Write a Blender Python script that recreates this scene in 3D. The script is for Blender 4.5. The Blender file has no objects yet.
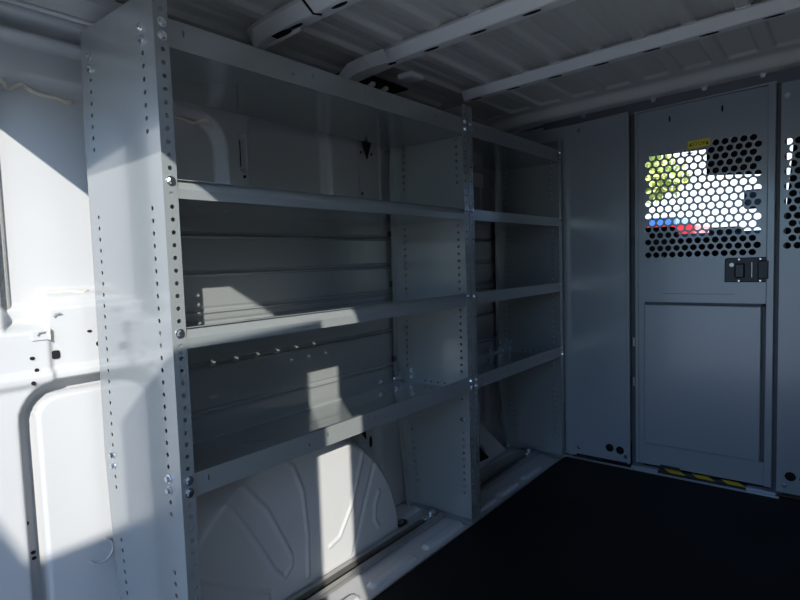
import bpy, bmesh, math, random
from mathutils import Vector, Matrix
from mathutils.geometry import delaunay_2d_cdt
random.seed(7)
C = bpy.context.scene.collection
O = 1.445            # floor sits at z = 0; plan heights below are taken from the top bolt row
P = .0254            # hole pitch of the shelving
PI = math.pi

# ---------------------------------------------------------------- materials
def mat(name, col, rough=.5, metal=0, coat=0, noise=0, nscale=8, bump=0, bscale=60, spec=None, emit=None):
    m = bpy.data.materials.new(name); m.use_nodes = True
    nt = m.node_tree; b = nt.nodes['Principled BSDF']
    b.inputs['Base Color'].default_value = (*col, 1)
    b.inputs['Roughness'].default_value = rough
    b.inputs['Metallic'].default_value = metal
    b.inputs['Coat Weight'].default_value = coat; b.inputs['Coat Roughness'].default_value = .09
    if spec is not None: b.inputs['Specular IOR Level'].default_value = spec
    tc = nt.nodes.new('ShaderNodeTexCoord')
    if noise:
        n = nt.nodes.new('ShaderNodeTexNoise'); n.inputs['Scale'].default_value = nscale; n.inputs['Detail'].default_value = 4
        nt.links.new(tc.outputs['Object'], n.inputs['Vector'])
        r = nt.nodes.new('ShaderNodeMapRange'); r.inputs['To Min'].default_value = 1 - noise; r.inputs['To Max'].default_value = 1 + noise
        nt.links.new(n.outputs['Fac'], r.inputs['Value'])
        mx = nt.nodes.new('ShaderNodeVectorMath'); mx.operation = 'SCALE'; mx.inputs[0].default_value = col
        nt.links.new(r.outputs['Result'], mx.inputs['Scale']); nt.links.new(mx.outputs['Vector'], b.inputs['Base Color'])
        r2 = nt.nodes.new('ShaderNodeMapRange'); r2.inputs['To Min'].default_value = rough * .85; r2.inputs['To Max'].default_value = min(1, rough * 1.2)
        nt.links.new(n.outputs['Fac'], r2.inputs['Value']); nt.links.new(r2.outputs['Result'], b.inputs['Roughness'])
    if bump:
        n2 = nt.nodes.new('ShaderNodeTexNoise'); n2.inputs['Scale'].default_value = bscale; n2.inputs['Detail'].default_value = 3
        nt.links.new(tc.outputs['Object'], n2.inputs['Vector'])
        bp = nt.nodes.new('ShaderNodeBump'); bp.inputs['Strength'].default_value = bump; bp.inputs['Distance'].default_value = .002
        nt.links.new(n2.outputs['Fac'], bp.inputs['Height']); nt.links.new(bp.outputs['Normal'], b.inputs['Normal'])
    if emit:
        b.inputs['Emission Color'].default_value = (*emit[0], 1); b.inputs['Emission Strength'].default_value = emit[1]
    return m
GREY = mat('grey_powder_coat', (.28, .305, .31), .22, .25, 1.0, 0, 5, .04, 7, .55)
WHITE = mat('white_van_paint', (.49, .50, .51), .34, 0, .15, 0, 4, .05, 5)
ROOFM = mat('roof_primer', (.80, .79, .74), .45, 0, 0, 0, 5, .04, 9)
BEAMM = mat('beam_paint', (.92, .92, .89), .42)
PART = mat('bulkhead_grey', (.34, .37, .39), .28, .2, .3, 0, 4, .05, 6, .5)
PARTD = mat('bulkhead_dark', (.07, .075, .085), .45)
ZINC = mat('zinc', (.72, .76, .80), .22, 1)
RAIL = mat('rail_steel', (.50, .49, .47), .32, .9, 0, .08, 10)
BLACK = mat('black_plastic', (.012, .012, .014), .4)
DARK = mat('dark_void', (.004, .004, .005), .9)
MAT = mat('rubber_mat', (.0045, .005, .007), .62, 0, 0, .3, 3, .5, 260, .25)
SEAL = mat('sealant', (.66, .60, .50), .6)
GSKT = mat('grey_gasket', (.30, .30, .29), .8, 0, 0, .15, 90, .9, 220)
YEL = mat('yellow_tape', (1, .74, .02), .5)
STK = mat('yellow_sticker', (.90, .76, .03), .5)
INK = mat('sticker_ink', (.16, .12, .01), .6)
CABT = mat('cab_trim_grey', (.15, .15, .14), .8)
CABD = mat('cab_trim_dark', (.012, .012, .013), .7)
LEAF = mat('leaves', (.62, .68, .22), .7, 0, 0, .5, 3)
BARK = mat('bark', (.16, .12, .09), .9, 0, 0, .3, 9)
CONC = mat('concrete', (.52, .51, .48), .9, 0, 0, .12, .8)
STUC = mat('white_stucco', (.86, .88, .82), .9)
BLUE = mat('blue_paint', (.05, .16, .42), .3, 0, .5)
RED = mat('red_paint', (.6, .02, .02), .3, 0, .5)
TIRE = mat('tire_rubber', (.015, .015, .015), .8)
CGLS = mat('car_glass', (.02, .03, .035), .08)
BLOCKM = mat('blocker_masonry', (.35, .33, .30), .9, 0, 0, .15, 5)
def glass():
    m = bpy.data.materials.new('windshield_glass'); m.use_nodes = True
    b = m.node_tree.nodes['Principled BSDF']
    b.inputs['Transmission Weight'].default_value = 1; b.inputs['Roughness'].default_value = 0
    b.inputs['IOR'].default_value = 1.03; b.inputs['Base Color'].default_value = (1, 1, 1, 1)
    return m
GLASS = glass()

# ---------------------------------------------------------------- mesh helpers
class MB:
    def __init__(s): s.v = []; s.f = []
    def add(s, vs, fs):
        n = len(s.v); s.v += [tuple(p) for p in vs]; s.f += [tuple(i + n for i in f) for f in fs]; return s
    def box(s, x0, x1, y0, y1, z0, z1):
        vs = [(x, y, z) for x in (x0, x1) for y in (y0, y1) for z in (z0, z1)]
        return s.add(vs, [(0, 1, 3, 2), (4, 6, 7, 5), (0, 4, 5, 1), (2, 3, 7, 6), (0, 2, 6, 4), (1, 5, 7, 3)])
    def hexa(s, b, t):          # 4 bottom pts, 4 top pts
        return s.add(list(b) + list(t), [(3, 2, 1, 0), (4, 5, 6, 7)] + [(i, (i + 1) % 4, (i + 1) % 4 + 4, i + 4) for i in range(4)])
    def extr(s, prof, a, b, n=None):   # prof: list of 3D pts; a->b offset vector
        k = len(prof); a = Vector(a); b = Vector(b)
        vs = [Vector(p) + a for p in prof] + [Vector(p) + b for p in prof]
        return s.add(vs, [tuple(range(k))[::-1], tuple(range(k, 2 * k))] + [(i, (i + 1) % k, (i + 1) % k + k, i + k) for i in range(k)])
    def cyl(s, c, ax, r, h, n=20, r2=None, cap=True):
        c = Vector(c); ax = Vector(ax).normalized(); u = ax.orthogonal().normalized(); w = ax.cross(u)
        r2 = r if r2 is None else r2
        vs = [c + (u * math.cos(2 * PI * i / n) + w * math.sin(2 * PI * i / n)) * r for i in range(n)] + \
             [c + ax * h + (u * math.cos(2 * PI * i / n) + w * math.sin(2 * PI * i / n)) * r2 for i in range(n)]
        fs = [(i, (i + 1) % n, (i + 1) % n + n, i + n) for i in range(n)]
        if cap: fs += [tuple(range(n))[::-1], tuple(range(n, 2 * n))]
        return s.add(vs, fs)
    def tube(s, pts, r, n=8):
        pts = [Vector(p) for p in pts]; k = len(pts); vs = []
        for i, p in enumerate(pts):
            t = (pts[min(i + 1, k - 1)] - pts[max(i - 1, 0)]).normalized()
            u = t.cross(Vector((.13, .91, .37))).normalized(); w = t.cross(u)
            vs += [p + (u * math.cos(2 * PI * j / n) + w * math.sin(2 * PI * j / n)) * r for j in range(n)]
        fs = [(i * n + j, i * n + (j + 1) % n, (i + 1) * n + (j + 1) % n, (i + 1) * n + j) for i in range(k - 1) for j in range(n)]
        fs += [tuple(range(n))[::-1], tuple(range((k - 1) * n, k * n))]
        return s.add(vs, fs)
    def sheet(s, poly, holes, o, eu, ev, t):
        """flat sheet with real holes: poly [(u,v)], holes [(u,v,r[,r2])], thickness t along eu x ev"""
        eu = Vector(eu); ev = Vector(ev); nn = eu.cross(ev) * t; o = Vector(o)
        pts = [Vector(p) for p in poly]; edges = [(i, (i + 1) % len(poly)) for i in range(len(poly))]
        for h in holes:
            hu, hv, r = h[:3]; r2 = h[3] if len(h) > 3 else r
            n = 10 if r < .006 else 14; b = len(pts)
            pts += [Vector((hu + r * math.cos(2 * PI * (i + .5) / n), hv + r2 * math.sin(2 * PI * (i + .5) / n))) for i in range(n)]
            edges += [(b + i, b + (i + 1) % n) for i in range(n)]
        vo, eo, fo, *_ = delaunay_2d_cdt(pts, edges, [], 1, 1e-6)
        grid = {}
        for h in holes: grid.setdefault((round(h[0] / .06), round(h[1] / .06)), []).append(h)
        tris = []
        for f in fo:
            c = (vo[f[0]] + vo[f[1]] + vo[f[2]]) / 3; k0 = (round(c.x / .06), round(c.y / .06)); inside = False
            for a in (-1, 0, 1):
                for b2 in (-1, 0, 1):
                    for h in grid.get((k0[0] + a, k0[1] + b2), ()):
                        r2 = h[3] if len(h) > 3 else h[2]
                        if ((c.x - h[0]) / h[2]) ** 2 + ((c.y - h[1]) / r2) ** 2 < .97: inside = True
            if not inside:
                a, b2, c2 = f
                if (vo[b2] - vo[a]).cross(vo[c2] - vo[a]) < 0: f = (a, c2, b2)
                tris.append(tuple(f))
        from collections import Counter
        n = len(vo); vs = [o + eu * p.x + ev * p.y for p in vo]; vs += [p + nn for p in vs]
        cnt = Counter(); de = []
        for f in tris:
            for i in range(3): cnt[frozenset((f[i], f[(i + 1) % 3]))] += 1; de.append((f[i], f[(i + 1) % 3]))
        fs = [f[::-1] for f in tris] + [tuple(i + n for i in f) for f in tris]
        fs += [(a, b2, b2 + n, a + n) for a, b2 in de if cnt[frozenset((a, b2))] == 1]
        return s.add(vs, fs)
    def build(s, name, m, parent=None, bevel=0, smooth=False, seg=2, auto=None):
        me = bpy.data.meshes.new(name); me.from_pydata(s.v, [], s.f)
        bm = bmesh.new(); bm.from_mesh(me); bmesh.ops.remove_doubles(bm, verts=bm.verts, dist=1e-6)
        bmesh.ops.recalc_face_normals(bm, faces=bm.faces)
        bmesh.ops.translate(bm, verts=bm.verts, vec=(0, 0, O))
        bm.to_mesh(me); bm.free(); me.materials.append(m)
        if smooth: me.polygons.foreach_set('use_smooth', [True] * len(me.polygons))
        o = bpy.data.objects.new(name, me); C.objects.link(o)
        if bevel:
            b = o.modifiers.new('bevel', 'BEVEL'); b.width = bevel; b.segments = seg; b.limit_method = 'ANGLE'; b.angle_limit = .6
        if parent:
            o.parent = parent; o.matrix_parent_inverse = parent.matrix_basis.inverted()
        return o
def tag(o, label=None, cat=None, group=None, kind=None):
    if label: o['label'] = label
    if cat: o['category'] = cat
    if group: o['group'] = group
    if kind: o['kind'] = kind
    return o
def thing(name, label, cat, loc, group=None):
    o = bpy.data.objects.new(name, None); o.location = (loc[0], loc[1], loc[2] + O); o.empty_display_size = .05
    C.objects.link(o); return tag(o, label, cat, group)
def struct(o): return tag(o, kind='structure')
def heightfield(name, m, us, vs, fn, parent=None, smooth=True):
    mb = MB(); nu, nv = len(us), len(vs)
    mb.v = [fn(u, v) for u in us for v in vs]
    mb.f = [(i * nv + j, (i + 1) * nv + j, (i + 1) * nv + j + 1, i * nv + j + 1) for i in range(nu - 1) for j in range(nv - 1)]
    return mb.build(name, m, parent, smooth=smooth)
def frange(a, b, n): return [a + (b - a) * i / n for i in range(n + 1)]
def sm(e0, e1, x):
    t = max(0, min(1, (x - e0) / (e1 - e0))); return t * t * (3 - 2 * t)
def rrect(x, y, x0, x1, y0, y1, r):     # signed distance to a rounded rectangle (negative inside)
    cx, cy = (x0 + x1) / 2, (y0 + y1) / 2
    qx, qy = abs(x - cx) - (x1 - x0) / 2 + r, abs(y - cy) - (y1 - y0) / 2 + r
    return math.hypot(max(qx, 0), max(qy, 0)) + min(max(qx, qy), 0) - r
def dseg(p, a, b):
    ax, ay = a; bx, by = b; px, py = p; dx, dy = bx - ax, by - ay
    t = max(0, min(1, ((px - ax) * dx + (py - ay) * dy) / (dx * dx + dy * dy + 1e-12)))
    return math.hypot(px - ax - t * dx, py - ay - t * dy)

# ---------------------------------------------------------------- the van's left wall
def wallY(x, z):
    y = .392
    y -= .026 * math.exp(-((z - .046) / .012) ** 4)                       # bead under the cant rail
    if z > .07: y = y - .05 * sm(.07, .085, z)                            # cant rail steps out
    d = max(rrect(x, z, -.192, .405, -.90, -.034, .10), (-.535 - .07 * sm(-.100, -.112, x)) - z); y += .042 * sm(.003, -.018, d)    # first window stamping
    d = rrect(x, z, .485, .835, -.535, .035, .10); y += .042 * sm(.002, -.014, d)
    y += .020 * sm(.006, -.006, rrect(x, z, .455, .470, -.185, -.080, .007))
    d = rrect(x, z, .985, 1.105, -.60, .06, .01); y += .006 * sm(.004, -.004, d)
    d = rrect(x, z, 1.12, 1.88, -.535, -.02, .09); y += .042 * sm(.01, -.014, d)
    # belt area
    if z < -.535:
        y -= .012 * sm(-.548, -.560, z)
        y -= .010 * sm(-.600, -.612, z) * sm(-.10, -.112, x) * sm(-.738, -.720, z)
        y -= .012 * sm(-.700, -.705, z)
    # pressed lower panel: deep moulding round a raised field
    d = rrect(x, z, -.178, .90, -1.60, -.728, .085)
    y += .056 * sm(.004, -.004, d) * (1 - .85 * sm(-.028, -.036, d))
    if x > .90: y += .02 * sm(.90, .93, x) * sm(-.72, -.75, z) * sm(1.04, 1.0, x)
    # bottom: lower outer skin leans in to the sill
    y -= .03 * sm(-1.30, -1.44, z)
    return y
xs = frange(-.36, 2.06, 460); zs = frange(-1.449, .125, 310)
wl = struct(heightfield('wall_left', WHITE, xs, zs, lambda x, z: (x, wallY(x, z), z)))
def hole(x, z, w, h, dy=-.0025, m=DARK, par=wl, name='hole', ry=None):
    mb = MB(); n = 16; e = 4 if ry else 2
    y = (wallY(x, z) if ry is None else ry) + dy
    pts = []
    for i in range(n):
        a = 2 * PI * i / n; c, s_ = math.cos(a), math.sin(a)
        pts.append((x + w / 2 * math.copysign(abs(c) ** (2 / e), c), y, z + h / 2 * math.copysign(abs(s_) ** (2 / e), s_)))
    mb.extr(pts, (0, 0, 0), (0, .004, 0)); return mb.build(name, m, par)
for (x, z, w, h) in [(-.166, .018, .02, .028), (-.146, -.668, .010, .008), (-.139, -.696, .009, .009), (-.151, -.722, .009, .009),
                     (-.171, -.876, .009, .009), (-.167, -1.055, .011, .010), (-.158, -1.128, .010, .008), (-.157, -1.142, .010, .008),
                     (-.018, -.622, .011, .006), (-.0, -.655, .010, .012),
                     (.463, -.132, .013, .085), (.463, -.205, .010, .010), (.52, .01, .05, .016),
                     (1.00, -.215, .007, .012), (1.0, -.06, .007, .012), (1.06, -.06, .007, .012),
                     (.90, -.99, .012, .010), (1.01, -1.0, .010, .010), (.985, -1.175, .016, .045), (.985, -1.25, .013, .018), (1.0, -1.29, .010, .010)]:
    hole(x, z, w, h)
hole(-.095, -.668, .018, .020, ry=wallY(-.095, -.668))
mb = MB(); mb.extr([(.985, .384, -.0), (1.055, .384, -.0), (1.022, .384, -.085)], (0, 0, 0), (0, .004, 0)); mb.build('triangular_opening', DARK, wl)
mb = MB(); mb.extr([(.865, .386, -1.045), (.955, .386, -1.015), (.96, .386, -1.16)], (0, 0, 0), (0, .004, 0)); mb.build('triangular_opening', DARK, wl)
def wavy(x0, x1, zf, amp, n=40, r=.0035, fr=60):
    pts = []
    for i in range(n + 1):
        x = x0 + (x1 - x0) * i / n; z = zf(x) + amp * math.sin(x * fr) * (.5 + .5 * math.sin(x * fr * .37 + 1))
        pts.append((x, wallY(x, z) - r * .3, z))
    mb = MB(); mb.tube(pts, r); mb.build('sealant_bead', SEAL, wl, smooth=True)
wavy(-.165, .0, lambda x: -.064 + .014 * math.exp(-((x + .11) / .03) ** 2), .006, fr=110, r=.0055)
wavy(-.105, .0, lambda x: -.525, .004, fr=90, r=.003)
wavy(.23, .36, lambda x: -.050 - .01 * (x - .23) / .13, .010, fr=95, r=.0055)
wavy(.56, .75, lambda x: .012, .005, fr=60, r=.003)
# raised details at the belt: tab, hook mouldings
mb = MB(); mb.box(-.145, -.108, .366, .372, -.630, -.606); mb.build('tab', WHITE, wl, .002)
mb = MB(); mb.box(-.1105, -.1085, .362, .372, -.630, -.602); mb.build('tab_edge', SEAL, wl)
for cx, cz in ((-.127, -.614), (-.088, -.575)):
    mb = MB(); mb.tube([(cx - .008, wallY(cx, cz) - .008, cz - .004), (cx - .004, wallY(cx, cz) - .008, cz + .002), (cx + .008, wallY(cx, cz) - .008, cz + .003)], .0018); mb.build('hook', GSKT, wl)
# lower left rounded boss
mb = MB(); mb.tube([(-.03 + .03 * math.cos(a), wallY(-.03, -1.17) - .002, -1.165 + .03 * math.sin(a)) for a in frange(-2.6, 1.2, 14)], .003); mb.build('boss_ring', WHITE, wl, smooth=True)

# jamb gasket at the far left, from the rear opening
mb = MB(); mb.box(-.36, -.162, .424, .445, -.600, -.075); struct(mb.build('trim_1', GSKT, None, .006))
mb = MB(); mb.box(-.36, -.235, .37, .42, -1.445, -.620); struct(mb.build('trim_2', WHITE, None, .008))

# ---------------------------------------------------------------- other shell walls
RX = -.35                       # plane of the rear opening
JY = -1.183           # right jamb and header of the rear opening
def rounded_open():
    # rear frame: header band with a rounded corner, right post
    mb = MB(); pts = [(.60, -.004), (-.09, -.004), (-.35, .001), (-.55, .008), (-.63, .010), (-.80, .026), (-1.0, .045), (-1.13, .058)]
    for i in range(1, 9):
        a = i / 8 * PI / 2; pts.append((-1.13 - (abs(JY) - 1.13) * math.sin(a), .020 + .038 * math.cos(a)))
    pts += [(JY, -1.47), (JY - .30, -1.47), (JY - .30, .42), (.60, .42)]
    mb.sheet([(-p[0], p[1]) for p in pts], [], (RX + .05, 0, 0), (0, -1, 0), (0, 0, 1), .05); return mb.build('wall_rear', WHITE)
struct(rounded_open())
def wrY(x, z):
    return -1.40 - .03 * sm(.01, -.01, rrect(x, z, .0, .8, -.6, 0, .1)) - .03 * sm(.01, -.01, rrect(x, z, .95, 1.8, -.6, 0, .1))
struct(heightfield('wall_right', WHITE, frange(-.36, 3.9, 120), frange(-1.49, .42, 60), lambda x, z: (x, wrY(x, z), z)))

# ---------------------------------------------------------------- ceiling
def zbeam(y): return .153 - .031 * y - .30 * max(0, y - .10) ** 2 - .25 * max(0, -1.05 - y) ** 2
def zroof(y): return zbeam(y) + .044
def roofZ(x, y):
    z = zroof(y)
    if x < 1.40:
        q = (y + .528) / .14; f = abs(q - round(q)) * .14
        z -= .014 * sm(.023, .017, f)
        q2 = q + .5; f2 = abs(q2 - round(q2)) * .14; z += .003 * sm(.010, .005, f2)
    else:
        q = (y + .60) / .145; cy = round(q) * .145 - .60
        d = rrect(x, y, 1.46, 1.80, cy - .048, cy + .048, .008); z += .009 * sm(.004, -.004, d)
    if x > 1.86: z -= .035 * sm(1.86, 1.92, x)
    return z
struct(heightfield('ceiling', ROOFM, frange(-.36, 2.0, 260), frange(-1.42, .46, 420), lambda x, y: (x, y, roofZ(x, y))))
mb = MB(); mb.box(1.99, 3.2, -1.42, .50, .27, .29); mb.box(2.0005, 2.02, -1.42, .50, .165, .30); mb.box(2.0005, 2.02, .05, .50, -1.45, .30); struct(mb.build('trim_3', PARTD))
# side infill between the wall top and the ceiling
mb = MB(); mb.tube([(-.36, .338, .098), (.9, .338, .098), (1.95, .338, .098)], .006, 10); struct(mb.build('trim_8', WHITE, None, smooth=True))
def cant(x, t):
    pr = [(.340, .125), (.345, .105), (.348, .100), (.30, .104), (.272, .118), (.268, .135), (.33, .165), (.42, .19), (.46, .20)]
    p = pr[t]; return (x, p[0], p[1])
struct(heightfield('trim_4', WHITE, [-.36, .2, .5, .8, 1.1, 1.5, 1.95], list(range(9)), cant, smooth=False))

def roof_beam(x, label, y1=.27, detail=True):
    t = thing('roof_beam', label, 'roof beam', (x, -.45, zroof(-.45) - .06), 'roof beams')
    zb = zbeam
    ys = frange(-1.40, y1, 44)
    sec = [(-.076, .030), (-.064, .028), (-.040, .002), (-.036, 0), (-.004, 0), (0, .002), (.010, .026), (.022, .029)]
    h = MB(); k = len(sec); n = len(ys)
    for y in ys:
        e = sm(y1 - .05, y1, y)
        for s_, dz in sec: h.v.append((x + s_ * (1 - .25 * e), y, zb(y) + dz * (1 if not e else 1 + .2 * e)))
    top = len(h.v)
    h.f = [(i * k + j, (i + 1) * k + j, (i + 1) * k + j + 1, i * k + j + 1) for i in range(n - 1) for j in range(k - 1)]
    h.f.append(tuple((n - 1) * k + j for j in range(k)))
    h.build('beam_channel', BEAMM, t)
    for y in frange(-1.2, .1, 8):
        q = MB(); w = .028 if int(y * 50) % 2 else .014
        q.extr([(x - .024 + .007 * math.cos(a), y + w * math.sin(a), 0) for a in frange(0, 2 * PI, 14)[:-1]], (0, 0, zb(y) - .0008), (0, 0, zb(y) + .004)); q.build('slot', DARK, t)
    # adhesive pads where the roof ribs cross the flange
    for k2 in range(-4, 4):
        y = -.528 + .14 * k2
        if y > y1 - .05: continue
        s2 = MB(); s2.tube([(x - .075, y - .020 + .02 * j, zb(y) + .031) for j in range(3)], .0035, 6); s2.build('sealant_bead', SEAL if k2 % 3 == 0 else BEAMM, t, smooth=True)
    return t, zb
b1, zb1 = roof_beam(.458, 'painted steel roof beam nearest the open rear end, ending in a rounded foot with an oval slot')
q = MB(); q.extr([(.434 + .012 * math.cos(a), .17 + .055 * math.sin(a), 0) for a in frange(0, 2 * PI, 20)[:-1]], (0, 0, zb1(.17) - .0015), (0, 0, zb1(.17) + .004)); q.build('oval_slot', DARK, b1)
q = MB(); q.tube([(.450, .10, zb1(.1) - .002), (.452, .17, zb1(.17) - .003), (.450, .225, zb1(.22) - .002)], .005); q.build('slot_rim', BEAMM, b1, smooth=True)
q = MB(); q.cyl((.44, .262, zb1(.26) - .012), (0, 0, 1), .010, .02, 12); q.build('stud', ZINC, b1)
q = MB(); q.tube([(.386, .02, zb1(0) + .029), (.419, .015, zb1(0) + .001), (.435, .0, zb1(0) - .001)], .0035); q.build('seam', DARK, b1)
b2, zb2 = roof_beam(.848, 'painted steel roof beam with a flared slotted bracket at its left end', .10)
# flared bracket on the second beam
q = MB()
for (ax, bx, ay, by) in ((0, 0, 0, 0),):
    L_ = [((.780, .09, .180), (.812, .09, .151), (.848, .09, .150)), ((.760, .155, .170), (.795, .155, .146), (.845, .150, .143)),
          ((.733, .200, .150), (.770, .200, .130), (.835, .205, .134)), ((.728, .240, .118), (.752, .236, .106), (.80, .250, .112))]
    for T_ in (0, .003):
        q.add([(x, y, z + T_) for r_ in L_ for x, y, z in r_], [(i * 3 + j, (i + 1) * 3 + j, (i + 1) * 3 + j + 1, i * 3 + j + 1) for i in range(3) for j in range(2)])
q.build('flared_bracket', BEAMM, b2)
for x0 in (.80, .875, .945):
    q = MB(); z0 = .125; q.hexa([(x0, .22, z0), (x0 + .018, .22, z0), (x0 + .03, .345, z0 - .035), (x0 + .012, .345, z0 - .035)],
                                [(x0, .22, z0 + .012), (x0 + .018, .22, z0 + .012), (x0 + .03, .345, z0 - .02), (x0 + .012, .345, z0 - .02)]); q.build('bracket_rib', BEAMM, b2, .002)
q = MB(); q.box(.915, .985, .08, .145, .132, .152); q.build('bracket_pad', BEAMM, b2, .008)
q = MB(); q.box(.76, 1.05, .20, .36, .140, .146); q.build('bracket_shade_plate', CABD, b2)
b3, zb3 = roof_beam(1.378, 'painted steel roof beam nearest the grey bulkhead, spanning over the shelving divider', .15)
# wall rail details above the shelving, left of the first unit
mb = MB()
t = thing('grab_bracket', 'black steel bracket with a round nut at the wall top behind the first shelving panel', 'bracket', (.10, .30, .09))
mb.box(.065, .100, .315, .325, .075, .30); mb.build('strap', BLACK, t, .002)
mb = MB(); mb.cyl((.083, .315, .125), (0, -1, 0), .015, .012, 6); mb.build('nut', RAIL, t, .002)
mb = MB(); mb.box(.052, .0575, .322, .330, .10, .14); mb.build('slot_plate', DARK, t)
mb = MB(); mb.cyl((-.06, .322, .128), (0, -1, .0), .010, .010, 12); o = mb.build('rail_bolt', ZINC); tag(o, 'single bolt in the wall rail at the top left corner', 'bolt')

# ---------------------------------------------------------------- floor
BEADS = [(.585, .805), (.86, 1.09), (1.125, 1.34), (1.375, 1.53), (1.59, 1.765), (.30, .53), (.02, .25)]
def fz(x, y):
    z = -1.449
    for a, b in BEADS: z += .010 * sm(.003, -.006, rrect(x, y, a, b, .030, .066, .017))
    z += .006 * sm(.010, -.010, rrect(x, y, .96, 1.9, .24, .33, .03))
    z += .006 * sm(.010, -.010, rrect(x, y, 1.2, 1.62, .195, .215, .01))
    return z
struct(heightfield('floor', WHITE, frange(-.36, 2.02, 420), frange(-.02, .45, 150), lambda x, y: (x, y, fz(x, y))))
mb = MB(); mb.box(-.35, 1.985, -1.40, -.003, -1.449, -1.4445); tag(mb.build('rubber_mat', MAT), 'black rubber floor mat covering the cargo floor', 'floor mat')
mb = MB(); mb.box(-.35, 1.985, -1.42, 0, -1.475, -1.4495); struct(mb.build('trim_5', WHITE))
mb = MB(); mb.box(-.35, 1.98, -.003, .004, -1.449, -1.4415); tag(mb.build('edge_strip', RAIL), 'thin pale metal strip along the edge of the black mat', 'edge strip')

def rail(x0, x1, label):
    t = thing('mounting_rail', label, 'floor rail', ((x0 + x1) / 2, .145, -1.447), 'floor rails under the shelving')
    q = MB(); q.extr([(0, .118, -1.445), (0, .118, -1.432), (0, .136, -1.430), (0, .138, -1.440), (0, .156, -1.440), (0, .158, -1.424), (0, .176, -1.424), (0, .176, -1.445)], (x0, 0, 0), (x1, 0, 0))
    q.build('channel', RAIL, t, .001)
    q = MB(); q.box(x0, x1, .140, .154, -1.4398, -1.4385); q.build('groove', BLACK, t)
    for xb in (x1 - .045,):
        q = MB(); q.cyl((xb, .148, -1.43), (0, 0, 1), .014, .004, 18); q.cyl((xb, .148, -1.426), (0, 0, 1), .008, .014, 6); q.build('rail_bolt', ZINC, t)
        q = MB(); q.box(xb - .045, xb - .015, .139, .157, -1.432, -1.422); q.build('clamp', ZINC, t, .002)
rail(.02, 1.085, 'worn steel floor rail under the large rear shelving unit')
rail(1.160, 1.912, 'steel floor rail under the smaller shelving unit by the bulkhead')
t = thing('floor_plug', 'black round floor plug behind the wheel arch', 'plug', (.955, .222, -1.447))
q = MB(); q.cyl((.955, .222, -1.449), (0, 0, 1), .026, .012, 24, .022); q.build('flange', BLACK, t, .002)
q = MB(); q.tube([(.945 + .012 * math.cos(a), .222 + .012 * math.sin(a), -1.434) for a in frange(0, 6.28, 12)], .003); q.build('centre_ring', GSKT, t)

# ---------------------------------------------------------------- wheel arch
AX, AR, AYF = .462, .455, .185
CRE = [[(.135, -1.03), (.215, -1.10), (.275, -1.20), (.345, -1.33), (.375, -1.365), (.405, -1.34), (.405, -1.31), (.33, -1.15), (.26, -1.06), (.19, -1.0)],
       [(.36, -1.00), (.43, -1.06), (.46, -1.14), (.47, -1.28), (.465, -1.40)],
       [(.0, -1.17), (.33, -1.385), (.335, -1.44)], [(.05, -1.28), (.12, -1.34), (.2, -1.44)],
       [(.72, -1.03), (.73, -1.10), (.66, -1.26), (.60, -1.34), (.56, -1.35)],
       [(.80, -1.12), (.72, -1.28), (.66, -1.42)], [(.80, -1.26), (.775, -1.30), (.77, -1.35), (.79, -1.38)]]
def arch(u, v):
    # u 0..1 around, v 0..1 from hub outward and over the rim
    a = PI * u
    if v < .72: r = AR * .93 * (v / .72); y = AYF + .006 * (v / .72) ** 3
    else:
        b = (v - .72) / .28 * PI / 2; r = AR * .93 + .07 * AR * math.sin(b * .999)
        y = AYF + .006 + (.045 * (1 - math.cos(min(b * 1.4, PI / 2)))) + max(0, (b - 1.12)) / .45 * .14
    x = AX - r * math.cos(a) * 1.02; z = -1.45 + r * math.sin(a) * 1.02
    if v < .80:
        for i, pl in enumerate(CRE):
            d = min(dseg((x, z), pl[j], pl[j + 1]) for j in range(len(pl) - 1))
            if d < .012: y += (-.0045 if i in (0, 1, 4, 6) else .0035) * sm(.010, .002, d)
    return (x, y, z)
wa = heightfield('wheel_arch', WHITE, frange(0, 1, 230), frange(.02, 1, 130), arch)
tag(wa, 'domed white wheel arch with pressed creases under the bottom shelf', 'wheel arch')
# small moulding in the front bay corner
t = thing('pillar_foot', 'pressed pillar foot with a dark opening, low in the bay next to the bulkhead', 'pillar foot', (1.72, .36, -1.44))
q = MB(); q.hexa([(1.45, .24, -1.447), (1.88, .26, -1.447), (1.88, .43, -1.447), (1.45, .43, -1.447)], [(1.45, .34, -1.30), (1.77, .34, -1.30), (1.77, .43, -1.28), (1.45, .43, -1.28)]); q.build('foot_casing', WHITE, t, .02, seg=4)
q = MB(); q.tube([(1.60 + dx, .287 + dz * .0, -1.385 + dz) for dx, dz in ((-.06, .045), (0, .045), (.05, .03), (.09, -.02), (.10, -.045))], .006); q.build('opening_rim', WHITE, t, smooth=True)
q = MB(); q.hexa([(1.50, .262, -1.43), (1.69, .262, -1.425), (1.69, .30, -1.425), (1.50, .30, -1.43)], [(1.50, .285, -1.35), (1.62, .285, -1.345), (1.62, .32, -1.345), (1.50, .32, -1.35)]); q.build('opening', DARK, t, .008)
q = MB(); q.box(1.80, 1.835, .34, .40, -1.30, -1.10); q.build('upright_rib', WHITE, t, .008)
# pale box painting a patch of light on the wall in the top bay next to the bulkhead
mb = MB(); mb.box(1.70, 1.885, .378, .386, -.125, -.055); tag(mb.build('light_patch', STUC, None, .003), 'small pale box painted as a patch of light on the wall below the top shelf near the bulkhead', 'light patch')

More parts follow.
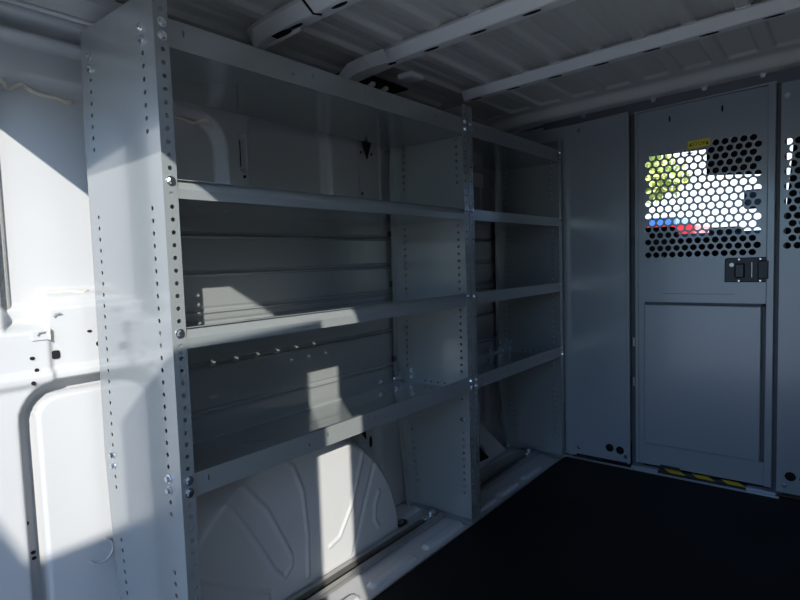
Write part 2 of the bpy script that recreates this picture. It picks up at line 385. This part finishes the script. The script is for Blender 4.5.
# ---------------------------------------------------------------- shelving units
def bolt_mesh():
    q = MB(); q.cyl((0, 0, -O), (0, -1, 0), .0098, .0018, 18); q.cyl((0, -.0018, -O), (0, -1, 0), .0078, .0015, 6, .0075)
    q.cyl((0, -.0033, -O), (0, -1, 0), .0072, .0042, 6, .0062); return q
proto = bolt_mesh().build('bolt', ZINC); protome = proto.data; C.objects.unlink(proto); bpy.data.objects.remove(proto)
def bolt(parent, loc, ax):
    o = bpy.data.objects.new('bolt', protome); C.objects.link(o); o.parent = parent; o.matrix_parent_inverse = parent.matrix_basis.inverted()
    o.location = (loc[0], loc[1], loc[2] + O)
    rz = {'-y': 0, '+y': PI, '-x': -PI / 2, '+x': PI / 2}[ax]
    tw = random.uniform(0, 1.0)
    o.rotation_euler = (Matrix.Rotation(rz, 4, 'Z') @ Matrix.Rotation(tw, 4, 'Y')).to_euler()
ZT, ZB = .062, -1.442
BK = [0, 1, 12, 24, 36, 37]
def rearY(z):
    tb = [(.07, .318), (-.13, .334), (-.5, .337), (-.91, .345), (-1.08, .336), (-1.28, .318), (-1.45, .300)]
    for (z0, y0), (z1, y1) in zip(tb, tb[1:]):
        if z <= z0 and z >= z1: return y0 + (y1 - y0) * (z - z0) / (z1 - z0)
    return tb[0][1] if z > 0 else tb[-1][1]
def end_panel(parent, xs_, dirx, label=None):
    """xs_: plane of the side sheet, dirx: +1 flanges turn towards +X, -1 towards -X"""
    q = MB(); T = .0016; rh = .0050; W = .029
    ks = [k for k in range(-1, 56) if k not in BK]
    hf = [(-.0, -k * P, rh) for k in ks]
    # front flange (u = X from the sheet)
    q.sheet([(0, ZB), (W, ZB), (W, ZT - .01), (W - .008, ZT), (0, ZT)], [(.015, -k * P, .0046) for k in ks],
            (xs_ if dirx > 0 else xs_, 0, 0), (dirx, 0, 0), (0, 0, 1), -T * dirx)
    # side sheet (u = Y)
    prof = [(0, ZT), (0, ZB)] + [(rearY(z), z) for z in (-1.44, -1.28, -1.08, -.91, -.5, -.13, ZT)]
    kcol = [k for k in list(range(2, 9)) + list(range(14, 36)) + [38, 39] + list(range(44, 54))]
    hs = [(.047, -k * P, rh) for k in kcol] + [(rearY(-k * P) - .045, -k * P, rh) for k in kcol]
    q.sheet(prof, hs, (xs_, 0, 0), (0, 1, 0), (0, 0, 1), -T * dirx if dirx < 0 else -T * 1)
    # rear flange
    for z0, z1 in zip([ZB, -1.28, -1.08, -.91, -.5, -.13], [-1.28, -1.08, -.91, -.5, -.13, ZT]):
        y0, y1 = rearY(z0), rearY(z1)
        q.hexa([(xs_, y0, z0), (xs_ + dirx * W, y0, z0), (xs_ + dirx * W, y0 - T, z0), (xs_, y0 - T, z0)],
               [(xs_, y1, z1), (xs_ + dirx * W, y1, z1), (xs_ + dirx * W, y1 - T, z1), (xs_, y1 - T, z1)])
    # foot flange
    q.box(min(xs_, xs_ + dirx * .03), max(xs_, xs_ + dirx * .03), .004, .29, ZB - .0, ZB + .002)
    return q.build('end_panel', GREY, parent)
def shelf(parent, x0, x1, z0, z1, hem, slots, tall):
    q = MB(); T = .0016; D = .318
    hol = []
    if slots:
        n = int((x1 - .06 - (x0 + .10)) / .077)
        for i in range(n + 1):
            X = (.085 if x0 < .5 else 1.21) + .077 * i
            if X < x1 - .03: hol += [(X, .172, .0055, .009)]; hol += [(X, .100, .0045, .005)] if X > .38 and X < 1.1 else []
    q.sheet([(x0, .003), (x1, .003), (x1, D), (x0, D)], hol, (0, 0, z0), (1, 0, 0), (0, 1, 0), T)
    s = parent
    o = q.build('shelf', GREY, s)
    f = MB(); T = .0016
    fh = []
    lx = x0 + .045
    while lx < x1 - .03: fh.append((lx, z0 + (z1 - z0) * .42, .0032)); lx += (.30 if tall else .36)
    if tall:
        sl = [(x0 + .06 + .27 * i + (.08 if i % 2 else 0), z0 + (z1 - z0) * .6, .0022, .007) for i in range(int((x1 - x0) / .27))]
        fh = [h for h in fh if all(abs(h[0] - g[0]) > .02 for g in sl)] + sl
    if hem:
        zm = z0 + (z1 - z0) * .5
        f.sheet([(x0, z0), (x1, z0), (x1, zm), (x0, zm)], [h for h in fh if h[1] < zm - .005], (0, .0045, 0), (1, 0, 0), (0, 0, 1), T)
        f.hexa([(x0, .0029, zm), (x1, .0029, zm), (x1, .0045, zm), (x0, .0045, zm)], [(x0, .012, z1), (x1, .012, z1), (x1, .0136, z1), (x0, .0136, z1)])
        f.box(x0, x1, .0035, .0145, z1 - .0008, z1 + .0008)
    else:
        f.sheet([(x0, z0), (x1, z0), (x1, z1), (x0, z1)], fh, (0, .0045, 0), (1, 0, 0), (0, 0, 1), T)
        f.box(x0, x1, .003, .013, z1 - .0016, z1)
    f.build('front_lip', GREY, o)
    b = MB(); b.box(x0, x1, D - .0016, D, z0, z0 + .010); b.build('rear_lip', GREY, o)
    for xx, sgn in ((x0, 1), (x1, -1)):
        e = MB(); e.box(min(xx, xx + sgn * .0016), max(xx, xx + sgn * .0016), .012, D - .002, z0, z0 + .036); 
        e.build('side_lip', GREY, o)
        if tall:
            for i in range(4):
                h = MB(); h.cyl((xx + sgn * .0012, .12 + .03 * i, z0 + .014), (sgn, 0, 0), .0035, .0012, 8); h.build('lip_hole', DARK, o)
def unit(x0, x1, label, hem, ox):
    t = thing('shelving_unit', label, 'shelving unit', ((x0 + x1) / 2, .16, ZB), 'grey steel shelving units along the wall')
    end_panel(t, x0, 1); end_panel(t, x1, -1)
    for (a, b, tall, sl) in ((-.042, .014, 1, 0), (-.338, -.300, 0, 1), (-.643, -.600, 0, 1), (-.953, -.904, 1, 0)):
        shelf(t, x0 + .003, x1 - .003, a, b, hem and not tall, sl, tall)
    for k in BK:
        for xf in (x0 + .015, x1 - .015): bolt(t, (xf, -.0, -k * P), '-y')
    # back panel with horizontal pressed ridges
    bz = [-.330, -.385, -.495, -.600, -.612, -.748, -.883, -.962]
    bx0, bx1 = x0 + .032, x1 - .012
    def by(z):
        y = .352
        for r_ in (-.392, -.498, -.603, -.640, -.757, -.890):
            y -= .007 * math.exp(-((z - r_) / .0035) ** 4); y += .004 * sm(.008, .0, abs(z - r_ - .010))
        return y
    zz = []
    z = -.333
    while z > -.958: zz.append(z); z -= .0012
    bp = heightfield('back_panel', GREY, [bx0, bx1], zz, lambda x, z: (x, by(z), z), t, False)
    for hz in (-.37, -.565, -.862):
        for hx in (bx1 - .012, bx0 + .02):
            q = MB(); q.cyl((hx, .346, hz), (0, -1, 0), .013, .005, 20, .011); q.build('plug', BLACK, bp, .001)
    for hx in (bx1 - .006,):
        for k in range(15, 36): 
            q = MB(); q.cyl((hx, .3455, -k * P), (0, -1, 0), .003, .0008, 8); q.build('edge_hole', DARK, bp)
    # zinc bolts at the back of the bottom shelf
    for (bx, bz_) in ((x1 - .06, -.930), (x1 - .035, -.905), (x1 - .035, -.93), (x1 - .15, -.928)): bolt(t, (bx, .316, bz_), '-y')
    bolt(t, (x1 - .0025, .275, -.905), '-x' if True else '')
    bolt(t, (x1 - .0025, .275, -.93), '-x')
    if ox < 0:
        for k in (0, 1, 36, 37):
            bolt(t, (x0 - .0017, .047, -k * P), '-x'); bolt(t, (x0 - .0017, rearY(-k * P) - .042, -k * P), '-x')
        for k in (42,): bolt(t, (x1 - .0017, .047, -k * P), '-x')
    return t
u1 = unit(-.015, 1.119, 'large grey steel shelving unit nearest the open rear, its outer end panel in sunlight', True, -1)
u2 = unit(1.1255, 1.946, 'smaller grey steel shelving unit in shade, standing between the large unit and the bulkhead', False, 1)

# ---------------------------------------------------------------- bulkhead
BX = 2.0
def hexholes(y0, y1, z0, z1, pitch=.0322, r=.0128):
    hs = []; row = 0; z = z1
    while z > z0:
        y = y1 - (pitch / 2 if row % 2 else 0)
        while y > y0: hs.append((-y, z, r)); y -= pitch
        z -= pitch * .866; row += 1
    return hs
# sheets face -X: eu = -Y (u=-y), ev = Z  ->  eu x ev = -X
def bsheet(poly, holes, x, t=.002):
    q = MB(); q.sheet([(-p[0], p[1]) for p in poly][::1], holes, (x, 0, 0), (0, -1, 0), (0, 0, 1), t); return q
t = thing('bulkhead', 'narrow tall grey steel bulkhead panel between the shelving and the partition door', 'bulkhead panel', (1.99, -.14, -1.445))
q = bsheet([(.43, .13), (-.045, .148), (-.045, -1.438), (.43, -1.438)], [], 1.985); q.build('edge_sheet', PART, t)
q = bsheet([(-.04, .128), (-.298, .142), (-.298, -1.428), (-.04, -1.428)], [(.205, -1.372, .0185), (.252, -1.376, .0185)], 1.9785); q.build('main_sheet', PART, t, .001)
q = MB(); q.box(1.966, 1.980, -.300, -.286, -1.43, .140); q.build('edge_fold', PART, t, .003)
q = MB(); q.box(1.992, 2.03, -.30, -.16, -1.45, -1.33); q.build('cavity', DARK, t)
for y, z in ((-.075, .098), (-.255, .125), (-.06, -1.395), (-.28, -1.40)): 
    bolt(t, (1.976, y, z), '-x')
# partition door
t = thing('partition_door', 'grey steel bulkhead door with a perforated window, yellow sticker and black latch', 'door', (2.0, -.58, -1.43))
dl = [(-.318, .135), (-.833, .155), (-.833, -1.420), (-.318, -1.420)]
hh = [h for h in hexholes(-.790, -.372, -.492, -.040) if not (h[0] < .62 and h[1] > -.055) or h[0] > .6]
q = bsheet(dl, hh, 1.998, .003); q.build('door_sheet', PART, t)
q = MB(); q.box(1.984, 1.998, -.833, -.806, -1.42, .152); q.build('side_flange', PART, t, .003)
q = MB(); q.box(1.988, 1.998, -.332, -.318, -1.42, .136); q.build('side_flange', PART, t, .002)
q = MB(); q.extr([(1.982, -.318, .128), (1.998, -.318, .128), (1.998, -.833, .148), (1.982, -.833, .148)], (0, 0, 0), (0, 0, .006)); q.build('top_lip', PART, t)
q = MB(); q.box(1.980, 1.9965, -.793, -.357, -1.322, -.700); q.build('access_plate', PART, t, .004, seg=3)
q = MB(); q.box(1.993, 1.9968, -.806, -.793, -1.325, -.690); q.box(1.993, 1.9968, -.806, -.357, -.700, -.690); q.build('plate_shadow', PARTD, t)  # dark strips paint the shadow at the access plate's right and top
q = MB(); q.box(1.9945, 1.9962, -.700, -.430, -.654, -.6525); q.build('faint_seam', PARTD, t)
# latch
lt = MB(); lt.sheet([(.664, -.605), (.665, -.512), (.672, -.507), (.805, -.507), (.812, -.512), (.822, -.512), (.822, -.598), (.812, -.598), (.805, -.605), (.672, -.605)][::1], [], (1.9965, 0, 0), (0, -1, 0), (0, 0, 1), .008)
la = lt.build('latch', BLACK, t, .003); la['label'] = 'black plastic latch'
q = MB(); q.box(1.978, 1.988, -.735, -.700, -.588, -.530); q.build('paddle', mat('latch_grey', (.03, .03, .033), .35), la, .006)
q = MB(); q.box(1.980, 1.989, -.762, -.757, -.588, -.524); q.build('bar', ZINC, la, .002)
q = MB(); q.box(1.982, 1.989, -.815, -.778, -.592, -.520); q.build('bolt_housing', BLACK, la, .004)
q = MB(); q.cyl((1.989, -.690, -.535), (-1, 0, 0), .008, .004, 16); q.build('key_cylinder', RAIL, la)
for y, z in ((-.715, -.5135), (-.787, -.5135), (-.715, -.599), (-.787, -.599)):
    q = MB(); q.cyl((1.989, y, z), (-1, 0, 0), .0035, .003, 12); q.build('screw', ZINC, la)
for y in (-.458, -.652):
    q = MB(); q.extr([(0, y + .004 * math.cos(a), .086 + (y + .55) * -.03 + .013 * math.sin(a)) for a in frange(0, 2 * PI, 12)[:-1]], (1.9938, 0, 0), (1.996, 0, 0)); q.build('slot', DARK, t)
q = MB(); q.extr([(0, -.535 + .014 * math.cos(a), -.070 + .003 * math.sin(a)) for a in frange(0, 2 * PI, 12)[:-1]], (1.9938, 0, 0), (1.996, 0, 0)); q.build('slot', DARK, t)
for z in (-.23, -.42, -.87, -1.05):
    q = MB(); q.cyl((1.985, -.3135, z - .02), (0, 0, 1), .006, .04, 12); q.build('hinge', RAIL if z < -.8 else PARTD, t)
# sticker
sk = thing('warning_sticker', 'small yellow warning sticker on the bulkhead door above the perforated window', 'sticker', (1.993, -.56, -.035))
q = bsheet([(-.528, -.022), (-.609, -.018), (-.609, -.048), (-.528, -.054)], [], 1.9945, .001); q.build('sticker_sheet', STK, sk)
for y in (-.538, -.599):
    q = bsheet([(y, -.028), (y - .007, -.043), (y + .007, -.043)], [], 1.9934, .0005); q.build('triangle', INK, sk)
cu = bpy.data.curves.new('sticker_text', 'FONT'); cu.body = 'STOP'; cu.size = .021; cu.align_x = 'CENTER'; cu.align_y = 'CENTER'; cu.extrude = .0003
to = bpy.data.objects.new('sticker_text', cu); C.objects.link(to); to.data.materials.append(INK)
to.matrix_world = Matrix(((0, 0, -1, 1.9932), (-1, 0, 0, -.5685), (0, 1, 0, -.036 + O), (0, 0, 0, 1)))
tm = bpy.data.meshes.new_from_object(to); mw = to.matrix_world.copy(); bpy.data.objects.remove(to)
to = bpy.data.objects.new('sticker_text', tm); C.objects.link(to); to.matrix_world = mw; to.parent = sk; to.matrix_parent_inverse = sk.matrix_basis.inverted()
# door frame, header, sill
t = thing('doorway', 'dark steel frame around the bulkhead door with a bolted top header', 'door frame', (2.02, -.6, -1.445))
q = MB(); q.box(1.9985, 2.012, -.345, -.250, -1.44, .15); q.box(1.999, 2.012, -.866, -.826, -1.44, .17); q.build('post', PARTD, t)
q = MB()
for i in range(12):
    ya, yb = .10 - i * .125, .10 - (i + 1) * .125
    za, zb_ = .163 + .026 * sm(.1, -.9, ya) + .0, .163 + .026 * sm(.1, -.9, yb)
    q.hexa([(1.985, ya, za - .045), (1.985, yb, zb_ - .045), (2.0, yb, zb_ - .045), (2.0, ya, za - .045)], [(1.975, ya, za + .006), (1.975, yb, zb_ + .006), (2.0, yb, zb_ + .006), (2.0, ya, za + .006)])
q.build('header', PARTD, t)
q = MB()
for i in range(12):
    ya, yb = .10 - i * .125, .10 - (i + 1) * .125
    za, zb_ = .172 + .03 * sm(.1, -.9, ya), .172 + .03 * sm(.1, -.9, yb)
    q.hexa([(1.945, ya, za), (1.945, yb, zb_), (1.98, yb, zb_), (1.98, ya, za)], [(1.935, ya, za + .008), (1.935, yb, zb_ + .008), (1.98, yb, zb_ + .05), (1.98, ya, za + .05)])
q.build('top_flange', PART, t)
for y in (-.10, -.40, -.592, -.79): bolt(t, (1.972, y, .156 + .026 * sm(.1, -.9, y)), '-x')
q = MB(); q.box(1.958, 2.0, -.850, -.306, -1.4445, -1.428); q.build('sill', PART, t, .003)
q = MB(); q.box(1.945, 1.958, -.86, .0, -1.4445, -1.438); q.build('sill_strip', RAIL, t, .001)
tp = thing('hazard_tape', 'black and yellow striped tape along the door sill', 'tape', (1.975, -.59, -1.428))
q = MB(); q.box(1.954, 1.999, -.750, -.420, -1.4279, -1.4268); q.box(1.954, 1.9575, -.750, -.420, -1.440, -1.4268); q.box(1.9925, 1.9938, -.50, -.420, -1.428, -1.412); q.build('black_tape', BLACK, tp)
for y in (-.445, -.555, -.665):
    q = MB(); q.extr([(1.9535, y - .022, 0), (1.9535, y - .085, 0), (1.992, y - .055, 0), (1.992, y + .008, 0)], (0, 0, -1.4268), (0, 0, -1.4258)); q.build('yellow_stripe', YEL, tp)
# right bulkhead panel
t = thing('bulkhead', 'grey steel bulkhead panel right of the partition door, its edge perforated', 'bulkhead panel', (1.99, -1.12, -1.445))
hh = hexholes(-1.30, -.872, -.492, -.075) + [(.893, -1.362, .0185), (.94, -1.366, .0185)]
q = bsheet([(-.848, .155), (-1.40, .155), (-1.40, -1.43), (-.848, -1.43)], hh, 1.990); q.build('main_sheet', PART, t)
q = MB(); q.box(2.005, 2.03, -1.0, -.85, -1.45, -1.33); q.build('cavity', DARK, t)
for y, z in ((-.868, .095), (-.872, -1.402)): bolt(t, (1.988, y, z), '-x')

# ---------------------------------------------------------------- cab beyond the bulkhead
mb = MB(); mb.box(2.04, 3.6, -1.42, .50, -1.50, -1.46); struct(mb.build('trim_6', CABD))
mb = MB(); mb.box(2.04, 3.0, .44, .48, -1.45, .25); struct(mb.build('trim_7', CABT))
mb = MB(); mb.box(2.10, 2.86, -1.40, .43, .175, .20); tag(mb.build('cab_headliner', CABT, None, .01), 'pale cab headliner seen through the topmost window perforations', 'headliner')
mb = MB(); mb.hexa([(2.84, -1.40, .085), (2.90, -1.40, .075), (2.90, .43, .085), (2.84, .43, .085)], [(2.84, -1.40, .20), (2.90, -1.40, .20), (2.90, .43, .20), (2.84, .43, .20)])
tag(mb.build('windshield_header', CABT, None, .01), 'grey trim bar above the windshield, behind the perforated window', 'trim bar')
mb = MB(); mb.hexa([(2.80, -.455, -.070), (2.815, -.455, -.070), (2.815, -.780, -.102), (2.80, -.780, -.102)], [(2.80, -.455, .174), (2.815, -.455, .174), (2.815, -.780, .174), (2.80, -.780, .174)])
tag(mb.build('sun_visor', CABD, None, .01), 'dark sun visor lowered behind the upper right of the perforated window', 'sun visor')
mb = MB(); mb.box(2.86, 2.89, -.715, -.620, -.262, -.160); tag(mb.build('rear_view_mirror', BLUE, None, .015, seg=4), 'dark mirror with a painted blue sky reflection behind the right edge of the perforated window', 'mirror')  # the blue colour paints the sky's reflection into the mirror
t = thing('dashboard', 'black dashboard below the windshield behind the perforated window', 'dashboard', (2.95, -.48, -1.4))
q = MB(); q.extr([(2.72, 0, -1.44), (2.70, 0, -.55), (2.80, 0, -.40), (2.95, 0, -.372), (3.45, 0, -.40), (3.45, 0, -1.44)], (0, -1.39, 0), (0, .43, 0)); q.build('dash_body', CABD, t, .02)
q = MB(); q.hexa([(2.9, -.60, -.38), (2.9, -.45, -.38), (3.0, -.45, -.38), (3.0, -.60, -.38)], [(2.92, -.60, -.345), (2.92, -.45, -.345), (3.0, -.45, -.345), (3.0, -.60, -.345)]); q.build('dash_pod', CABT, t, .01)
def seat(y, label):
    t = thing('passenger_chair', label, 'seat', (2.35, y, -1.45), 'cab seats')
    q = MB(); q.box(2.20, 2.62, y - .22, y + .22, -1.20, -1.0); q.build('seat_cushion', CABD, t, .05, seg=4)
    q = MB(); q.hexa([(2.22, y - .22, -1.0), (2.22, y + .22, -1.0), (2.34, y + .22, -1.0), (2.34, y - .22, -1.0)], [(2.12, y - .19, -.50), (2.12, y + .19, -.50), (2.20, y + .19, -.50), (2.20, y - .19, -.50)]); q.build('backrest', CABD, t, .03, seg=4)
    q = MB(); q.box(2.10, 2.18, y - .115, y + .115, -.49, -.360); q.build('headrest', CABD, t, .03, seg=4)
    for s_ in (-.05, .05):
        q = MB(); q.cyl((2.145, y + s_, -.51), (0, 0, 1), .006, .07, 10); q.build('headrest_post', ZINC, t)
    q = MB(); q.box(2.22, 2.6, y - .2, y + .2, -1.455, -1.20); q.build('pedestal', CABD, t, .02)
seat(-.345, 'black cab seat behind the lower left perforations of the door window'); seat(-1.12, 'black cab seat behind the perforated right bulkhead panel')
t = thing('dark_blocker', 'added dark blocker in the cab behind the perforated right bulkhead panel', 'dark blocker', (2.10, -1.05, -.9))  # made-up dark body, added so the right perforations read black
q = MB(); q.hexa([(2.08, -1.28, -.48), (2.08, -.845, -.48), (2.14, -.85, -.48), (2.14, -1.28, -.48)], [(2.10, -1.24, .03), (2.10, -.882, .0), (2.14, -.885, .0), (2.14, -1.24, .03)]); q.build('blocker_body', CABD, t, .02, seg=4)
q = MB(); q.tube([(2.12, -1.07, .02), (2.12, -1.07, .11), (2.12, -1.05, .13), (2.12, -1.03, .11)], .003); q.build('blocker_hook', ZINC, t)
mb = MB(); mb.hexa([(3.44, -1.38, -.40), (3.446, -1.38, -.40), (3.446, .42, -.40), (3.44, .42, -.40)], [(2.90, -1.38, .10), (2.906, -1.38, .10), (2.906, .42, .10), (2.90, .42, .10)])
tag(mb.build('windshield', GLASS), 'clear windshield at the far end of the cab', 'windshield')

# ---------------------------------------------------------------- outside
GZ = -2.0
mb = MB(); mb.box(-30, 60, -40, 40, GZ - .1, GZ); struct(mb.build('ground', CONC))
def car(x, y, rot, paint, label, L=4.3, W=1.8, H=1.5, box=False):
    t = thing('parked_van' if box else 'parked_car', label, 'van' if box else 'car', (x, y, GZ))
    def part(q, name, m, bev=.05):
        o = q.build(name, m, None, bev, seg=3); o.parent = t; o.location = (0, 0, -O); return o
    if box: pr = [(-L / 2, .35), (L / 2, .35), (L / 2, 1.1), (L / 2 - .35, 1.3), (L / 2 - .8, H), (-L / 2, H)]
    else: pr = [(-L / 2, .3), (L / 2, .3), (L / 2, .75), (L / 2 - .9, .95), (L / 2 - 1.5, H), (-L / 2 + .8, H), (-L / 2 + .2, 1.0), (-L / 2, .9)]
    q = MB(); q.extr([(a, 0, b) for a, b in pr], (0, -W / 2, 0), (0, W / 2, 0)); part(q, 'body', paint)
    q = MB(); q.box(-L / 2 + .9, L / 2 - 1.4, -W / 2 - .01, W / 2 + .01, H - .5, H - .12); part(q, 'side_window', CGLS, .03)
    q = MB(); q.box(-L / 2 - .012, -L / 2 + (.1 if box else .5), -W / 2 + .15, W / 2 - .15, H - .55, H - .15); part(q, 'rear_window', CGLS, .03)
    for a in (-L / 2 + .8, L / 2 - .8):
        for s_ in (-1, 1):
            q = MB(); q.cyl((a, s_ * (W / 2 - .2) - .1 * 1, .33), (0, 1, 0), .33, .22, 24); part(q, 'wheel', TIRE, .03)
    t.rotation_euler.z = rot
car(15.5, 5.35, PI / 2, BLUE, 'blue box van parked outside, seen low left through the perforated window', 6.2, 2.0, 2.42, True)
car(10.2, 1.50, 0, RED, 'red vehicle parked in front of the van, behind the perforated window', 4.0, 1.75, 1.93, True)
t = thing('building', 'bright white rendered building beyond the windshield', 'building', (24, -2, GZ))
q = MB(); q.box(22, 28, -9, 7.5, GZ, 3.4); q.build('wall', STUC, t)
q = MB(); q.box(21.8, 28.2, -9.2, 7.7, 3.4, 3.6); q.build('roof_slab', CONC, t)
for y in (-6, -3.5): 
    q = MB(); q.box(21.97, 22.05, y, y + 1.1, 0.2, 1.4); q.build('window', CGLS, t)
def tree(x, y, h, r, label):
    t = thing('tree', label, 'tree', (x, y, GZ), 'trees beyond the windshield')
    q = MB(); q.cyl((x, y, GZ), (.03, 0, 1), .20, h * .7, 12, .13); q.build('trunk', BARK, t)
    q = MB(); rnd = random.Random(x * 7 + y)
    for i in range(900):
        a = rnd.uniform(0, 2 * PI); b = rnd.uniform(-1, 1); rr = r * rnd.uniform(.4, 1)
        c = Vector((x + rr * math.cos(a) * math.sqrt(1 - b * b), y + rr * math.sin(a) * math.sqrt(1 - b * b), GZ + h + rr * b * .6))
        u = Vector((rnd.uniform(-1, 1), rnd.uniform(-1, 1), rnd.uniform(-1, 1))).normalized(); w = u.orthogonal().normalized()
        s_ = .22; q.add([c - u * s_, c + w * s_ * .5, c + u * s_, c - w * s_ * .5], [(0, 1, 2, 3)])
    q.build('foliage', LEAF, t)
tree(19, 4.5, 4.0, 1.6, 'yellow green tree behind the upper left of the perforated window')
tree(19.5, 9.4, 4.8, 1.8, 'yellow green tree at the far left, beyond the blue van')
# right rear door, swung open outside the opening
t = thing('rear_door', 'white rear cargo door swung open at the right of the rear opening', 'door', (-.83, -1.26, -1.45))
dx, dy = (-1.17 + .498), (-1.31 + 1.2); L = math.hypot(dx, dy); nx, ny = dy / L * .04, -dx / L * -.04
q = MB(); a = Vector((-.498, -1.2, 0)); b = Vector((-1.17, -1.31, 0)); n = Vector((dy, -dx, 0)).normalized() * .045
if n.y > 0: n = -n
m_ = Vector((-.95, -1.274, 0)); n = Vector((-.74, -1, 0)) * .035
prof = [a + Vector((0, 0, -1.5)), a + Vector((0, 0, .061)), m_ + Vector((0, 0, .084)), b + Vector((0, 0, .060)), b + Vector((0, 0, -1.5))]
q.extr(prof, (0, 0, 0), n); q.build('door_shell', WHITE, t, .006)
for z in ():
    q = MB(); q.hexa([(-.36, -1.245, z), (-.36, -1.225, z), (-.50, -1.205, z), (-.50, -1.225, z)], [(-.36, -1.245, z + .03), (-.36, -1.225, z + .03), (-.50, -1.205, z + .03), (-.50, -1.225, z + .03)])
mb = MB(); mb.box(-2.7, -1.60, -2.15, -2.0, GZ, .212); mb.hexa([(-2.7, -2.15, .21), (-2.046, -2.15, .21), (-1.935, -2.0, .21), (-2.7, -2.0, .21)], [(-2.7, -2.15, .45), (-2.14, -2.15, .42), (-2.03, -2.0, .42), (-2.7, -2.0, .45)]); tag(mb.build('shadow_blocker', BLOCKM), 'added unseen low block outside the open rear, shaping the sun shadow', 'wall')  # unseen stand-in obstacle with a step, added to shape the low shadow edge

t = thing('sky_blocker', 'added unseen dark slab blocking overhead sky light behind the open rear', 'sky blocker', (-2.0, -.5, GZ))  # unseen slab on posts, added to cut the overhead sky light
q = MB(); q.box(-3.3, -.5, -3.2, 2.2, 2.15, 2.25); q.build('sky_blocker_slab', CABT, t, .02)
for yy in (-3.1, 2.1):
    q = MB(); q.box(-3.25, -3.15, yy - .05, yy + .05, GZ, 2.15); q.build('post', CABT, t)
mb = MB(); mb.box(-4.2, -.6, 1.35, 1.50, GZ, 1.2); tag(mb.build('side_sky_blocker', BLOCKM), 'added unseen tall block cutting sky light from the left behind the van', 'wall')  # out of view, added to cut sky light from the left

# ---------------------------------------------------------------- light, world, camera
sun = bpy.data.lights.new('sun', 'SUN'); sun.energy = 5.0; sun.angle = math.radians(.55); sun.color = (1, .95, .86)
so = bpy.data.objects.new('sun', sun); C.objects.link(so); so.rotation_euler = Vector((-.74, -1, .565)).to_track_quat('Z', 'Y').to_euler()
w = bpy.data.worlds.new('world'); bpy.context.scene.world = w; w.use_nodes = True
nt = w.node_tree; bg = nt.nodes['Background']
sky = nt.nodes.new('ShaderNodeTexSky'); sky.sky_type = 'NISHITA'; sky.sun_disc = False
sky.sun_elevation = math.radians(26); sky.sun_rotation = math.radians(216); sky.air_density = 1.0; sky.dust_density = 1.2
tint = nt.nodes.new('ShaderNodeVectorMath'); tint.operation = 'MULTIPLY'; tint.inputs[1].default_value = (.62, .93, 1.45)
nt.links.new(sky.outputs['Color'], tint.inputs[0]); nt.links.new(tint.outputs['Vector'], bg.inputs['Color']); bg.inputs['Strength'].default_value = .21
cam = bpy.data.cameras.new('camera'); cam.sensor_width = 36; cam.lens = 556.65 / 800 * 36; cam.clip_start = .02; cam.clip_end = 200
co = bpy.data.objects.new('camera', cam); C.objects.link(co); bpy.context.scene.camera = co
yaw, pit, rol = math.radians(38.7196), math.radians(-3.9081), math.radians(-1.8700)
fw = Vector((math.cos(yaw) * math.cos(pit), math.sin(yaw) * math.cos(pit), math.sin(pit)))
r0 = Vector((math.sin(yaw), -math.cos(yaw), 0)); u0 = r0.cross(fw)
r1 = math.cos(rol) * r0 + math.sin(rol) * u0; u1_ = -math.sin(rol) * r0 + math.cos(rol) * u0
co.matrix_world = Matrix(((r1.x, u1_.x, -fw.x, -.59229), (r1.y, u1_.y, -fw.y, -1.04656), (r1.z, u1_.z, -fw.z, -.47978 + O), (0, 0, 0, 1)))
s = bpy.context.scene
s.view_settings.view_transform = 'Standard'; s.view_settings.look = 'None'; s.view_settings.gamma = 1; s.view_settings.exposure = .24
s.view_settings.use_curve_mapping = False
